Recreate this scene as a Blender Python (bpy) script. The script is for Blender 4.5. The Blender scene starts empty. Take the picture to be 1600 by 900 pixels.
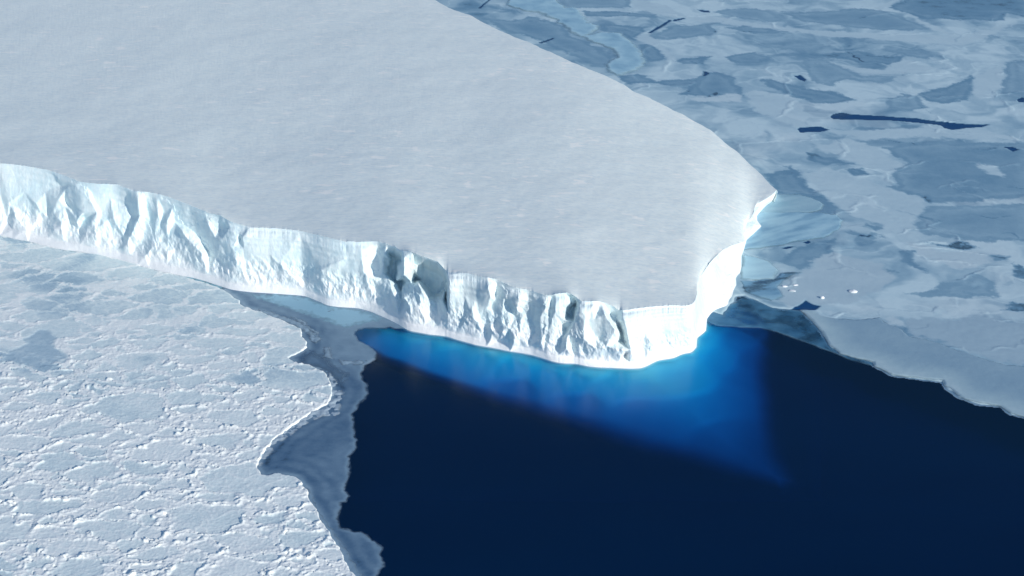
import bpy, math, random
import numpy as np
from mathutils import Vector, geometry

# ---------------------------------------------------------------- camera, sky, sun, exposure
sc = bpy.context.scene
COL = sc.collection
HC, PITCH, HFOV = 300.0, math.radians(26.0), math.radians(40.0)
FPX = 800.0 / math.tan(HFOV / 2)
cd = bpy.data.cameras.new('camera'); cam = bpy.data.objects.new('camera', cd); COL.objects.link(cam)
cam.location = (0, 0, HC); cam.rotation_euler = (math.pi / 2 - PITCH, 0, 0)
cd.angle = HFOV; cd.sensor_width = 36; cd.clip_start = 1.0; cd.clip_end = 60000
sc.camera = cam

SUN_AZ = (0.72, -0.69); SUN_EL = math.radians(20)
w = bpy.data.worlds.new('World'); sc.world = w; w.use_nodes = True
nt = w.node_tree; nt.nodes.clear()
sky = nt.nodes.new('ShaderNodeTexSky'); sky.sky_type = 'NISHITA'; sky.sun_disc = False
sky.sun_elevation = SUN_EL; sky.sun_rotation = math.atan2(SUN_AZ[0], SUN_AZ[1])
sky.altitude = 300; sky.air_density = 1.0; sky.dust_density = 0.0; sky.ozone_density = 3.5
bg = nt.nodes.new('ShaderNodeBackground'); bg.inputs[1].default_value = 0.108
ow = nt.nodes.new('ShaderNodeOutputWorld')
nt.links.new(sky.outputs[0], bg.inputs[0]); nt.links.new(bg.outputs[0], ow.inputs[0])
ld = bpy.data.lights.new('sun', 'SUN'); ld.energy = 3.25; ld.angle = math.radians(0.5); ld.color = (1.0, 0.93, 0.84)
sun = bpy.data.objects.new('sun', ld); COL.objects.link(sun)
n_ = math.hypot(*SUN_AZ)
sdir = Vector((SUN_AZ[0] / n_ * math.cos(SUN_EL), SUN_AZ[1] / n_ * math.cos(SUN_EL), math.sin(SUN_EL)))
sun.rotation_euler = sdir.to_track_quat('Z', 'Y').to_euler()
sc.view_settings.view_transform = 'Standard'; sc.view_settings.look = 'None'
sc.view_settings.exposure = 0.28; sc.view_settings.gamma = 1.0
sc.cycles.max_bounces = 8; sc.cycles.diffuse_bounces = 3; sc.cycles.glossy_bounces = 2
sc.cycles.transparent_max_bounces = 12; sc.cycles.volume_bounces = 0

# ---------------------------------------------------------------- geometry helpers
CP, SP = math.cos(PITCH), math.sin(PITCH)
def ray(px, py):
    """direction through a picture point, scaled so that y == 1"""
    px = np.asarray(px, float); py = np.asarray(py, float)
    u = (px - 800) / FPX; v = (450 - py) / FPX
    y = CP + v * SP
    return u / y, (-SP + v * CP) / y
def ground(px, py, z=0.0):
    rx, rz = ray(px, py)
    Y = (z - HC) / rz
    return rx * Y, Y
def pix(X, Y, Z):
    dy, dz = Y, Z - HC
    f = dy * CP - dz * SP; up = dy * SP + dz * CP
    return 800 + FPX * X / f, 450 - FPX * up / f

def _h(ix, iy, seed):
    h = (ix * 374761393 + iy * 668265263 + seed * 1442695041) & 0xFFFFFFFF
    h = ((h ^ (h >> 13)) * 1274126177) & 0xFFFFFFFF
    return h ^ (h >> 16)
def gnoise(x, y, seed=0):
    x = np.asarray(x, float); y = np.asarray(y, float)
    xi = np.floor(x).astype(np.int64); yi = np.floor(y).astype(np.int64)
    fx = x - xi; fy = y - yi
    u = fx * fx * fx * (fx * (fx * 6 - 15) + 10); v = fy * fy * fy * (fy * (fy * 6 - 15) + 10)
    def g(dx, dy):
        a = _h(xi + dx, yi + dy, seed) * (2 * math.pi / 4294967296.0)
        return np.cos(a) * (fx - dx) + np.sin(a) * (fy - dy)
    a = g(0, 0) * (1 - u) + g(1, 0) * u; b = g(0, 1) * (1 - u) + g(1, 1) * u
    return (a * (1 - v) + b * v) * 1.5
def fbm(x, y, s, octv=4, seed=0, gain=0.5):
    """about -1..1, s = size of the largest features in metres"""
    r = 0; a = 1.0; t = 0; f = 1.0 / s
    for k in range(octv):
        r = r + a * gnoise(x * f + 17.3 * k, y * f - 9.1 * k, seed + k * 7); t += a; a *= gain; f *= 2.03
    return r / t * 1.5
def ridged(x, y, s, octv=3, seed=0):
    r = 0; a = 1.0; t = 0; f = 1.0 / s
    for k in range(octv):
        r = r + a * (1 - np.abs(gnoise(x * f + 5.7 * k, y * f + 3.3 * k, seed + k * 5)) * 2.2); t += a; a *= 0.5; f *= 2.1
    return r / t
def worley(x, y, seed=0):
    xi = np.floor(x).astype(np.int64); yi = np.floor(y).astype(np.int64); f1 = np.full(np.shape(x), 9.0); f2 = f1.copy(); cv = f1 * 0
    for dx in (-1, 0, 1):
        for dy in (-1, 0, 1):
            h1 = _h(xi + dx, yi + dy, seed) / 4294967296.0; h2 = _h(xi + dx, yi + dy, seed + 77) / 4294967296.0
            dd = np.hypot(xi + dx + h1 - x, yi + dy + h2 - y); nw = dd < f1
            f2 = np.where(nw, f1, np.minimum(f2, dd)); f1 = np.where(nw, dd, f1); cv = np.where(nw, (h1 * 7.3 + h2 * 3.1) % 1.0, cv)
    return f1, f2, cv
def sstep(a, b, x):
    t = np.clip((x - a) / (b - a), 0, 1); return t * t * (3 - 2 * t)

def sdf(X, Y, poly):
    """signed distance in metres, positive inside; poly is an (n,2) world outline"""
    poly = np.asarray(poly, float); x = X.ravel(); y = Y.ravel()
    d2 = np.full(x.shape, 1e18); ins = np.zeros(x.shape, bool)
    n = len(poly)
    for i in range(n):
        ax, ay = poly[i]; bx, by = poly[(i + 1) % n]
        ex, ey = bx - ax, by - ay; L = ex * ex + ey * ey + 1e-12
        t = np.clip(((x - ax) * ex + (y - ay) * ey) / L, 0, 1)
        dx = x - ax - t * ex; dy = y - ay - t * ey
        d2 = np.minimum(d2, dx * dx + dy * dy)
        c = (ay > y) != (by > y)
        if c.any():
            ins[c] ^= x[c] < (bx - ax) * (y[c] - ay) / (by - ay) + ax
    d = np.sqrt(d2)
    return np.where(ins, d, -d).reshape(X.shape)
def wpoly(pts, z=0.0):
    a = np.array(pts, float); X, Y = ground(a[:, 0], a[:, 1], z)
    return np.stack([X, Y], 1)

def link(o, parent=None):
    COL.objects.link(o)
    if parent is not None: o.parent = parent
    return o
def tag(o, label=None, cat=None, group=None, kind=None):
    if label: o['label'] = label
    if cat: o['category'] = cat
    if group: o['group'] = group
    if kind: o['kind'] = kind
    return o
def mesh_from(name, verts, quads, mat, parent=None, attrs=None, smooth=False, origin=None):
    verts = np.asarray(verts, np.float64).reshape(-1, 3)
    quads = np.asarray(quads, np.int64)
    k = quads.shape[1]
    used, inv = np.unique(quads, return_inverse=True)
    v = verts[used].copy(); q = inv.reshape(quads.shape)
    if origin is not None: v -= np.array(origin)
    me = bpy.data.meshes.new(name)
    me.vertices.add(len(v)); me.vertices.foreach_set('co', v.astype(np.float32).ravel())
    me.loops.add(q.size); me.loops.foreach_set('vertex_index', q.astype(np.int32).ravel())
    me.polygons.add(len(q)); me.polygons.foreach_set('loop_start', np.arange(0, q.size, k, dtype=np.int32))
    me.polygons.foreach_set('use_smooth', np.full(len(q), smooth, bool))
    for an, arr in (attrs or {}).items():
        at = me.attributes.new(an, 'FLOAT', 'POINT'); at.data.foreach_set('value', np.asarray(arr, np.float32).ravel()[used])
    me.update(calc_edges=True)
    me.materials.append(mat)
    o = bpy.data.objects.new(name, me); link(o, parent)
    if origin is not None: o.location = origin
    return o
def grid_quads(nr, nc):
    i = np.arange(nr * nc).reshape(nr, nc)
    return np.stack([i[:-1, :-1], i[:-1, 1:], i[1:, 1:], i[1:, :-1]], -1).reshape(-1, 4)

# ---------------------------------------------------------------- materials
class NB:
    def __init__(s, name):
        s.m = bpy.data.materials.new(name); s.m.use_nodes = True; s.t = s.m.node_tree; s.t.nodes.clear()
        s.out = s.t.nodes.new('ShaderNodeOutputMaterial')
    def n(s, typ, **kw):
        x = s.t.nodes.new('ShaderNode' + typ)
        for k, v in kw.items(): setattr(x, k, v)
        return x
    def l(s, a, b): s.t.links.new(a, b)
    def noise(s, scale, detail=4, rough=0.55, vec=None, stretch=None):
        if vec is None: vec = s.n('NewGeometry').outputs['Position']
        if stretch:
            mp = s.n('Mapping'); mp.inputs['Scale'].default_value = stretch; s.l(vec, mp.inputs[0]); vec = mp.outputs[0]
        x = s.n('TexNoise'); x.inputs['Scale'].default_value = scale; x.inputs['Detail'].default_value = detail
        x.inputs['Roughness'].default_value = rough; s.l(vec, x.inputs['Vector']); return x.outputs[0]
    def ramp(s, fac, stops, interp='LINEAR'):
        r = s.n('ValToRGB'); r.color_ramp.interpolation = interp
        e = r.color_ramp.elements
        while len(e) < len(stops): e.new(0.5)
        for i, (p, c) in enumerate(stops):
            e[i].position = p; e[i].color = (c[0], c[1], c[2], 1) if hasattr(c, '__len__') else (c, c, c, 1)
        s.l(fac, r.inputs[0]); return r.outputs[0]
    def math(s, op, a, b=None, clamp=False):
        x = s.n('Math', operation=op, use_clamp=clamp)
        for i, v in enumerate((a, b)):
            if v is None: continue
            if isinstance(v, (int, float)): x.inputs[i].default_value = v
            else: s.l(v, x.inputs[i])
        return x.outputs[0]
    def mix(s, fac, a, b, mode='MIX'):
        x = s.n('Mix', data_type='RGBA', blend_type=mode)
        for i, v in ((0, fac), (6, a), (7, b)):
            if isinstance(v, (int, float)): x.inputs[i].default_value = v
            elif isinstance(v, tuple): x.inputs[i].default_value = (v[0], v[1], v[2], 1)
            else: s.l(v, x.inputs[i])
        return x.outputs[2]
    def attr(s, name):
        a = s.n('Attribute', attribute_name=name); return a.outputs['Fac']
    def bsdf(s, col, rough=0.7, spec=0.3, bumps=(), normal_dist=None):
        b = s.n('BsdfPrincipled')
        if isinstance(col, tuple): b.inputs['Base Color'].default_value = (*col, 1)
        else: s.l(col, b.inputs['Base Color'])
        if isinstance(rough, float): b.inputs['Roughness'].default_value = rough
        else: s.l(rough, b.inputs['Roughness'])
        b.inputs['Specular IOR Level'].default_value = spec
        nrm = None
        for h, dist, st in bumps:
            bp = s.n('Bump'); bp.inputs['Distance'].default_value = dist; bp.inputs['Strength'].default_value = st
            s.l(h, bp.inputs['Height'])
            if nrm is not None: s.l(nrm, bp.inputs['Normal'])
            nrm = bp.outputs[0]
        if nrm is not None: s.l(nrm, b.inputs['Normal'])
        return b.outputs[0]
    def cover(s, shader, alpha):
        t = s.n('BsdfTransparent'); m = s.n('MixShader'); s.l(alpha, m.inputs[0]); s.l(t.outputs[0], m.inputs[1]); s.l(shader, m.inputs[2]); return m.outputs[0]
    def done(s, sh): s.l(sh, s.out.inputs[0]); return s.m

def m_snow_top():
    b = NB('wind_packed_snow')
    big = b.noise(0.012, 4, 0.55); mid = b.noise(0.12, 5, 0.6, stretch=(0.6, 1.5, 1)); fine = b.noise(0.9, 4, 0.7, stretch=(0.45, 1.6, 1))
    c = b.ramp(big, [(0.3, (0.79, 0.875, 0.845)), (0.7, (0.84, 0.905, 0.87))])
    c = b.mix(0.5, c, b.ramp(mid, [(0.35, (0.745, 0.835, 0.825)), (0.6, (0.82, 0.88, 0.85))]))
    gr_ = b.noise(0.55, 3, 0.75, stretch=(0.5, 1.2, 1))
    c = b.mix(b.math('MULTIPLY', b.ramp(gr_, [(0.48, 0.0), (0.64, 1.0)]), 0.6), c, (0.88, 0.94, 0.88))
    c = b.mix(b.math('MULTIPLY', b.ramp(gr_, [(0.36, 1.0), (0.5, 0.0)]), 0.5), c, (0.66, 0.77, 0.80))
    # wind drift flecks: brighter new snow in scattered scraps
    fl = b.noise(0.17, 3, 0.5, stretch=(0.6, 1.3, 1)); reg = b.noise(0.018, 2, 0.5)
    f = b.math('MULTIPLY', b.ramp(fl, [(0.60, 0.0), (0.66, 1.0)]), b.ramp(reg, [(0.44, 0.0), (0.58, 1.0)]))
    f = b.math('MULTIPLY', f, 1.0)
    c = b.mix(f, c, (0.95, 0.96, 0.90))
    return b.done(b.bsdf(c, 0.8, 0.15, [(mid, 0.5, 0.24), (fine, 0.15, 0.28)]))
def m_cliff():
    b = NB('glacier_ice')
    big = b.noise(0.05, 4, 0.6); v = b.noise(0.5, 5, 0.65, stretch=(1.2, 1.2, 0.35)); fine = b.noise(1.6, 5, 0.7)
    c = b.ramp(big, [(0.3, (0.66, 0.84, 0.89)), (0.5, (0.79, 0.90, 0.91)), (0.7, (0.87, 0.94, 0.93))])
    c = b.mix(0.35, c, b.ramp(v, [(0.35, (0.64, 0.83, 0.88)), (0.65, (0.90, 0.95, 0.94))]))
    fr = b.attr('fresh')                                  # 1 where loose snow and rubble lie, 0 on bare ice
    c = b.mix(fr, c, (0.93, 0.945, 0.94))
    return b.done(b.bsdf(c, 0.6, 0.25, [(v, 0.4, 0.22), (fine, 0.3, 0.35)]))
def m_underwater():
    b = NB('submerged_ice')
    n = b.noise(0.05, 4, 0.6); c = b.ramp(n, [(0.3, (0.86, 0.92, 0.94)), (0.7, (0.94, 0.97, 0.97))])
    c = b.mix(b.attr('glow_fade'), c, (0.03, 0.06, 0.05))        # bare ice above, colour darkened with depth to fade the glow out
    return b.done(b.bsdf(c, 0.9, 0.0))
def m_pack():
    b = NB('pack_ice_snow')
    t = b.attr('tone'); fine = b.noise(1.3, 5, 0.7); mid = b.noise(0.3, 4, 0.6)
    t2 = b.math('ADD', t, b.math('MULTIPLY', b.math('SUBTRACT', mid, 0.5), 0.28))
    c = b.ramp(t2, [(0.0, (0.20, 0.36, 0.45)), (0.3, (0.45, 0.60, 0.68)), (0.55, (0.72, 0.84, 0.845)), (0.85, (0.93, 0.97, 0.94))])
    return b.done(b.bsdf(c, 0.75, 0.2, [(mid, 0.5, 0.25), (fine, 0.3, 0.3)]))
def m_sea_ice(name, lo, mid_, hi, alpha_attr=True, var=0.3, fine_scale=0.9, warm=False):
    b = NB(name)
    t = b.attr('tone'); n1 = b.noise(0.05, 5, 0.6, stretch=(0.7, 1.3, 1)); n2 = b.noise(fine_scale, 4, 0.65)
    t2 = b.math('ADD', t, b.math('MULTIPLY', b.math('SUBTRACT', n1, 0.5), var))
    t2 = b.math('ADD', t2, b.math('MULTIPLY', b.math('SUBTRACT', n2, 0.5), var * 0.45))
    c = b.ramp(t2, [(0.0, (0.002, 0.06, 0.18)), (0.1, tuple(v * .45 for v in lo)), (0.17, lo), (0.55, mid_), (1.0, hi)])
    if warm: c = b.mix(b.attr('warm'), c, (0.60, 0.66, 0.68))
    sh = b.bsdf(c, 0.55, 0.3, [(n2, 0.15, 0.4)])
    if alpha_attr: sh = b.cover(sh, b.math('ADD', b.attr('cover'), 0.0, True))
    return b.done(sh)
SIG = (0.32, 0.042, 0.0048)
def m_water():
    b = NB('sea_water')
    n1 = b.noise(0.7, 3, 0.6, stretch=(0.6, 1.0, 1)); n2 = b.noise(0.05, 3, 0.5)
    bp = b.n('Bump'); bp.inputs['Distance'].default_value = 0.05; bp.inputs['Strength'].default_value = 0.5; b.l(n1, bp.inputs['Height'])
    bp2 = b.n('Bump'); bp2.inputs['Distance'].default_value = 0.12; bp2.inputs['Strength'].default_value = 0.3; b.l(n2, bp2.inputs['Height']); b.l(bp.outputs[0], bp2.inputs['Normal'])
    g = b.n('BsdfGlossy'); g.inputs['Roughness'].default_value = 0.22; b.l(bp2.outputs[0], g.inputs['Normal'])
    f = b.n('Fresnel'); f.inputs['IOR'].default_value = 1.33; b.l(bp2.outputs[0], f.inputs['Normal'])
    t = b.n('BsdfTransparent')
    df = b.n('BsdfDiffuse'); b.l(b.ramp(b.noise(0.012, 4, 0.6, stretch=(0.35, 1, 1)), [(0.3, (0.0, 0.0105, 0.030)), (0.7, (0.0, 0.0145, 0.041))]), df.inputs['Color'])     # light scattered back by the water itself
    ad = b.n('AddShader'); b.l(t.outputs[0], ad.inputs[0]); b.l(df.outputs[0], ad.inputs[1])
    m = b.n('MixShader'); b.l(b.math('MULTIPLY', f.outputs[0], 0.65), m.inputs[0]); b.l(ad.outputs[0], m.inputs[1]); b.l(g.outputs[0], m.inputs[2])
    va = b.n('VolumeAbsorption'); mx = max(SIG)
    va.inputs['Color'].default_value = (1 - SIG[0] / mx, 1 - SIG[1] / mx, 1 - SIG[2] / mx, 1); va.inputs['Density'].default_value = mx
    b.l(va.outputs[0], b.out.inputs[1])
    return b.done(m.outputs[0])
def m_deep():
    b = NB('deep_sea_floor')
    n = b.noise(0.01, 3, 0.5); c = b.ramp(n, [(0.3, (0.03, 0.055, 0.045)), (0.7, (0.03, 0.065, 0.055))])
    return b.done(b.bsdf(c, 0.9, 0.0))
M_SNOW, M_CLIFF, M_UNDER, M_PACK, M_WATER, M_DEEP = m_snow_top(), m_cliff(), m_underwater(), m_pack(), m_water(), m_deep()
M_SEA = m_sea_ice('thin_sea_ice', (0.15, 0.30, 0.42), (0.33, 0.50, 0.59), (0.58, 0.74, 0.78), False, 0.26, fine_scale=0.35, warm=True)
M_SLAB = m_sea_ice('thin_slab_ice', (0.13, 0.28, 0.40), (0.29, 0.48, 0.57), (0.50, 0.69, 0.74))
M_CYAN = m_sea_ice('wet_blue_ice', (0.18, 0.36, 0.5), (0.33, 0.55, 0.66), (0.50, 0.73, 0.80))
M_FLOE = m_sea_ice('snowy_floe_ice', (0.25, 0.39, 0.49), (0.38, 0.53, 0.59), (0.66, 0.77, 0.78))
M_YOUNG = m_sea_ice('grey_young_ice', (0.07, 0.15, 0.25), (0.23, 0.35, 0.45), (0.50, 0.60, 0.66), var=0.22)

# ---------------------------------------------------------------- water
def box(name, x0, x1, y0, y1, z0, z1, mat):
    v = [(x, y, z) for z in (z0, z1) for y in (y0, y1) for x in (x0, x1)]
    f = [(0, 2, 3, 1), (4, 5, 7, 6), (0, 1, 5, 4), (2, 6, 7, 3), (0, 4, 6, 2), (1, 3, 7, 5)]
    return mesh_from(name, v, f, mat)
tag(box('sea_water', -15000, 15000, -4000, 30000, -40, 0, M_WATER), kind='structure')
DZ = -15.0
tag(mesh_from('sea_bed', [(-14900, -3900, DZ), (14900, -3900, DZ), (14900, 29900, DZ), (-14900, 29900, DZ)], [(0, 1, 2, 3)], M_DEEP), kind='structure')

# ---------------------------------------------------------------- ice shelf: traced foot and brow of the cliff (pairs share a parameter)
# (foot x, foot y, brow x, brow y, brow height)
EDGE = [(-260,325,-250,205,38),(-160,340,-155,222,38),(-80,352,-78,238,37),(0,368,0,255,37),(20,373,22,257,37),(45,378,45,260,37),(75,386,76,266,36.5),
 (100,391,100,274,36),(125,394,125,284,35.5),(150,399,150,287,36),(182,405,182,288,36.5),(203,412,203,296,35.5),(216,415,216,299,35.5),(233,419,233,300,36),(262,427,262,307,35.5),
 (295,433,295,320,34),(325,442,325,332,33),(345,448,345,337,33),(362,453,362,347,32),(390,457,390,355,31),(440,460,438,357,31.5),(476,463,470,361,31.5),(490,468,487,365,31.5),
 (514,478,513,371,32.5),(540,481,537,377,32),(560,482,562,378,32),(580,488,588,377,33),(596,495,604,381,33),(610,501,618,386,33.5),(622,507,628,392,33.5),(638,517,641,392,36),(648,519,648,396,35),
 (666,522,666,402,34),(682,524,684,409,32.5),(698,526,699,425,29),(712,531,712,426,30),(728,535,730,427,30.5),(744,539,746,431,30.5),(760,541,762,434,30.5),(778,545,777,436,31),(796,549,795,446,29.5),
 (812,552,812,451,29),(826,554,827,453,29),(850,561,851,461,29),(862,565,861,461,29.5),(872,567,869,459,30.5),(884,568,885,457,31.5),(896,568,894,460,31),(906,570,908,470,29),
 (918,573,918,471,29.5),(932,574,932,470,30),(944,574.5,944,473,29.5),(956,575,957,478,28.5),(968,576,968,485,27),(984,576.5,982,484,27.5),(998,576,995,482,28),(1008,573,1010,480,28),
 (1016,569,1022,479,27.5),(1026,563,1034,478,26.5),(1052,560,1056,477,26),(1068,552,1070,478,25),(1080,552,1080,476,25),(1088,543,1086,470,25),(1090,527,1089,460,24),(1103,517,1090,450,22.5),
 (1105,498,1092,440,21),(1114,486,1096,430,21.5),(1132,480,1104,418,20.5),(1143,478,1112,407,19.5),(1144,465,1120,399,18),(1154,454,1128,392,16.5),(1151,441,1138,386,14.5),(1158,430,1148,382,12.5),
 (1159,419,1156,380,10),(1157,405,1163,377,9),(1163,390,1163,369,8),(1166,376,1160,363,7.5),(1178,366,1163,356,7),(1190,353,1167,347,7),(1183,344,1175,339,6.5),(1183,337,1178,330,6.5),
 (1198,321,1177,322,6.0),(1207,314,1200,309,6),(1212,306,1208,303,6),(1215,300,1214,297,6)]
E = np.array(EDGE, float)
w_ = np.where(np.arange(len(E)) > int(np.argmax(E[:, 0] > 997)), 1.0, np.clip((E[:, 0] - 860) / 138, 0, 1))
E[:, 4] = E[:, 4] * (1 - w_) + (8.2 + (E[:, 4] - 6) * .75) * w_
seg = np.hypot(np.diff(E[:, 0]), np.diff(E[:, 1])); seg2 = np.hypot(np.diff(E[:, 2]), np.diff(E[:, 3]))
S = np.concatenate([[0], np.cumsum(np.maximum(seg, seg2))])
NS = int(S[-1] / 0.85); s = np.linspace(0, S[-1], NS)
def ev(k): return np.interp(s, S, E[:, k])
wob = lambda a, seed, sz: a * fbm(s, s * 0, sz, 3, seed)
fx, fy, bx, by, bh = ev(0), ev(1), ev(2), ev(3), ev(4)
def smooth1(a, n):
    k_ = np.hanning(n + 2)[1:-1]; k_ /= k_.sum(); p = n // 2
    ext = np.concatenate([2 * a[0] - a[p:0:-1], a, 2 * a[-1] - a[-2:-p - 2:-1]])
    return np.convolve(ext, k_, 'valid')
fx0, fy0, bx0, by0, bh0 = fx, fy, bx, by, smooth1(bh, 61)
fade = sstep(0, 60, S[-1] - s)
fy = fy + 1.1 * fbm(s, s * 0, 70, 2, 3) * fade; by = by + wob(0.8, 5, 9) * fade + wob(0.4, 9, 3.5) * fade; fx = fx + .8 * fbm(s, s * 0, 30, 2, 13) * fade

# sculpted relief: picture point and how far it stands out of (+) or back from (-) the mean face, metres
REL = """-160 222 0|-78 238 1|-78 290 2|0 256 0|0 300 1|40 262 0|40 300 1.8|75 267 0|72 300 1|83 273 -1|88 275 1.6|94 290 -1.2|101 296 1.6|104 316 -1.2|112 318 1.8|112 326 0|
118 290 2|124 284 2.6|131 286 0|140 310 2.8|148 312 0|152 332 2.8|160 334 .6|168 343 2|172 352 1|172 289 -.6|172 310 -.4|190 293 -1.4|198 296 -2|198 320 -2|206 338 -1.5|
213 299 4|216 318 4|219 336 3|232 300 -2.5|229 322 -2|226 339 .5|245 305 -1.5|262 308 -1|270 325 0|295 320 0.5|320 332 1.5|325 350 2|246 333 2.5|256 331 -.5|262 345 4|273 345 -1|285 364 5|296 357 -2|
300 380 6|312 372 -2.5|316 397 6|327 397 -2.5|336 372 3|341 390 4|338 402 1|345 375 4.5|352 400 3|243 350 1.8|250 354 0.6|243 368 2|236 345 -.5|228 350 -1|262 372 2|275 390 2.4|283 372 3|
240 384 4.5|228 398 3|262 392 4.5|255 376 2|222 380 0|213 385 -1|205 380 .5|343 339 -2|349 337 2.2|346 357 -2.5|356 345 1.8|360 356 1.8|374 364 2|377 372 -.5|370 352 0|384 354 0|390 356 4|378 372 4|365 388 4.5|
366 402 5|380 390 3.2|402 357 3|420 375 3|420 398 3.6|370 408 5|440 407 4.5|440 416 5.5|470 362 2.6|500 380 2.8|500 416 4|500 424 5.5|537 378 1.6|545 400 2.8|560 420 3.4|562 378 3.6|566 400 4|568 426 4.5|
575 395 2|590 377 -1.8|588 395 -1.5|580 415 .5|572 430 5|603 382 .4|600 400 .4|597 425 .6|590 440 2|604 400 1|608 399 -6|610 409 -6|602 430 -.5|607 428 -6|618 387 -5|618 410 -9|626 402 -9|626 440 -9|628 468 -3|618 440 -6|610 440 1|612 455 3|
619 445 -4|620 470 3|630 396 2|631 404 4|631 430 5|632 465 4|643 394 -4|645 420 -4|642 440 -3|638 462 1|647 398 -9|650 436 -11|666 403 -9|684 410 -8|697 424 -7|698 450 -9|697 470 -7|670 450 -10|680 462 -8|660 440 -10|
647 448 0|653 444 1.5|660 452 2.6|668 468 1|655 482 3.8|640 480 4|682 472 -1|690 468 1|700 428 5.5|700.5 450 6|701 475 5.5|702 492 5|722 427 3.4|725 460 3|728 490 3.8|745 432 3|745 470 3.2|748 490 3|735 486 5.5|729 500 5|744 500 5.5|
762 435 6.6|764 450 6|767 465 5.4|777 437 -.5|776 450 0|772 470 1.5|768 476 1|760 484 3|790 446 1|801 450 3|811 451 5.8|811 470 5|808 486 4.6|828 454 .5|824 470 .5|814 488 2|787 465 2.4|791 473 .2|800 484 0|806 494 .5|799 470 3.5|
784 490 3.6|795 510 4.6|812 520 5|775 505 2.5|770 520 5|785 520 6|803 532 6|840 456 2.4|851 461 4.6|852 480 4|856 462 4|861 463 .6|862 482 1.5|869 460 4|867 490 4.4|884 458 3.4|884 475 3|883 500 2.6|838 480 1|832 500 1.2|836 520 1.5|843 500 4|846 530 5|855 520 3.6|
888 462 -5|893 462 -6|887 490 -5|900 472 -6|894 495 -4|884 515 -.5|878 530 2|908 471 3|903 488 5|897 503 5|888 524 5|884 545 6|918 471 3.4|932 470 4|924 482 4.4|914 504 6.4|919 507 4|930 500 5|929 524 4.4|912 530 7|945 489 6.4|962 516 8|975 549 7|948 540 7.4|932 545 6.6|
938 472 -.5|944 474 -3|957 479 -4|952 490 -2.5|968 486 -4|963 500 -2|968 512 -4|974 530 -4|979 552 -1|972 484.5 4.5|974 500 4.8|979 520 5|984 548 5|1010 480 3.4|1008 520 4|1034 478 3.4|1040 515 4|1020 540 5|1056 477 3.4|1068 515 3.2|1080 477 3|1085 510 3|
18 320 .5|12 345 -2|15 315 2.6|22 335 3.6|30 345 3|42 335 .4|52 325 1|56 318 3.4|62 330 2.4|40 360 3.6|68 345 -.6|91 312 3.6|84 330 3.6|75 340 0.4|95 350 5|110 330 2.6|102 322 1|108 345 .6|120 345 4|124 360 -1|132 340 -2|131 333 2.5|140 352 3.5|148 365 4.4|176 340 4.4|205 368 4.8|170 355 2|195 372 1|200 380 4|210 390 -1.5"""
CT = []
for tok in REL.replace('\n', '').split('|'):
    a = tok.split()
    if len(a) == 3: CT.append([float(v) for v in a])
for i in range(0, len(E)):
    CT.append([E[i, 0], E[i, 1], 0.0]); CT.append([E[i, 0] * .88 + E[i, 2] * .12, E[i, 1] * .88 + E[i, 3] * .12, 0.8 if E[i, 0] < 1000 else 0.0])
    if E[i, 2] > 1085: CT.append([E[i, 2], E[i, 3], 0.0]); CT.append([(E[i, 0] + E[i, 2]) / 2, (E[i, 1] + E[i, 3]) / 2, 0.9 * math.sin(i * 2.3)])
CT += [[-400, 150, 0], [-400, 450, 0], [1400, 150, 0], [1400, 700, 0], [500, 100, 0], [500, 750, 0]]
CT = np.array(CT)
tv, te, tf, *_ = geometry.delaunay_2d_cdt([Vector((a[0], a[1] * .62)) for a in CT], [], [], 0, 0.01, True)
tv = np.array([(v.x, v.y / .62) for v in tv])
tz = np.array([CT[o[0]][2] if len(o) else 0.0 for o in _[0]])
def tin(px, py):
    out = np.zeros(px.shape)
    for t in tf:
        a, b, c = t
        x0, y0 = tv[a]; x1, y1 = tv[b]; x2, y2 = tv[c]
        den = (y1 - y2) * (x0 - x2) + (x2 - x1) * (y0 - y2)
        if abs(den) < 1e-9: continue
        lo = np.searchsorted(pxs, min(x0, x1, x2) - 60); hi = np.searchsorted(pxs, max(x0, x1, x2) + 60)
        if hi <= lo: continue
        X = px[:, lo:hi]; Y = py[:, lo:hi]
        l0 = ((y1 - y2) * (X - x2) + (x2 - x1) * (Y - y2)) / den
        l1 = ((y2 - y0) * (X - x2) + (x0 - x2) * (Y - y2)) / den
        l2 = 1 - l0 - l1
        m = (l0 >= -1e-6) & (l1 >= -1e-6) & (l2 >= -1e-6)
        out[:, lo:hi][m] = (l0 * tz[a] + l1 * tz[b] + l2 * tz[c])[m]
    return out
NT = 120
t = np.linspace(0, 1, NT)[:, None]
PX = fx[None] * (1 - t) + bx[None] * t; PY = fy[None] * (1 - t) + by[None] * t
pxs = np.maximum.accumulate(np.minimum(fx, bx))
_, Yf = ground(fx, fy); _, Yb = ground(bx0, by0, bh0)
Yf = smooth1(Yf, 33); Yb = smooth1(Yb, 45)
prof = np.interp(t[:, 0], [0, .1, .2, .32, .5, 1], [0, .34, .55, .72, .84, 1])[:, None]
rx, rz = ray(PX, PY)
Y0 = Yf[None] * (1 - prof) + Yb[None] * prof
smw = s[None] * 0.28 + 0 * t; tmw = t * 30 + 0 * smw
D = tin(PX + 1.7 * fbm(smw, tmw, 4, 3, 17), PY + 1.7 * fbm(smw, tmw, 4, 3, 18))
D = D * np.where(D < -5.5, 1.5, .95) * (1 - .8 * sstep(.84, 1, t))
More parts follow.
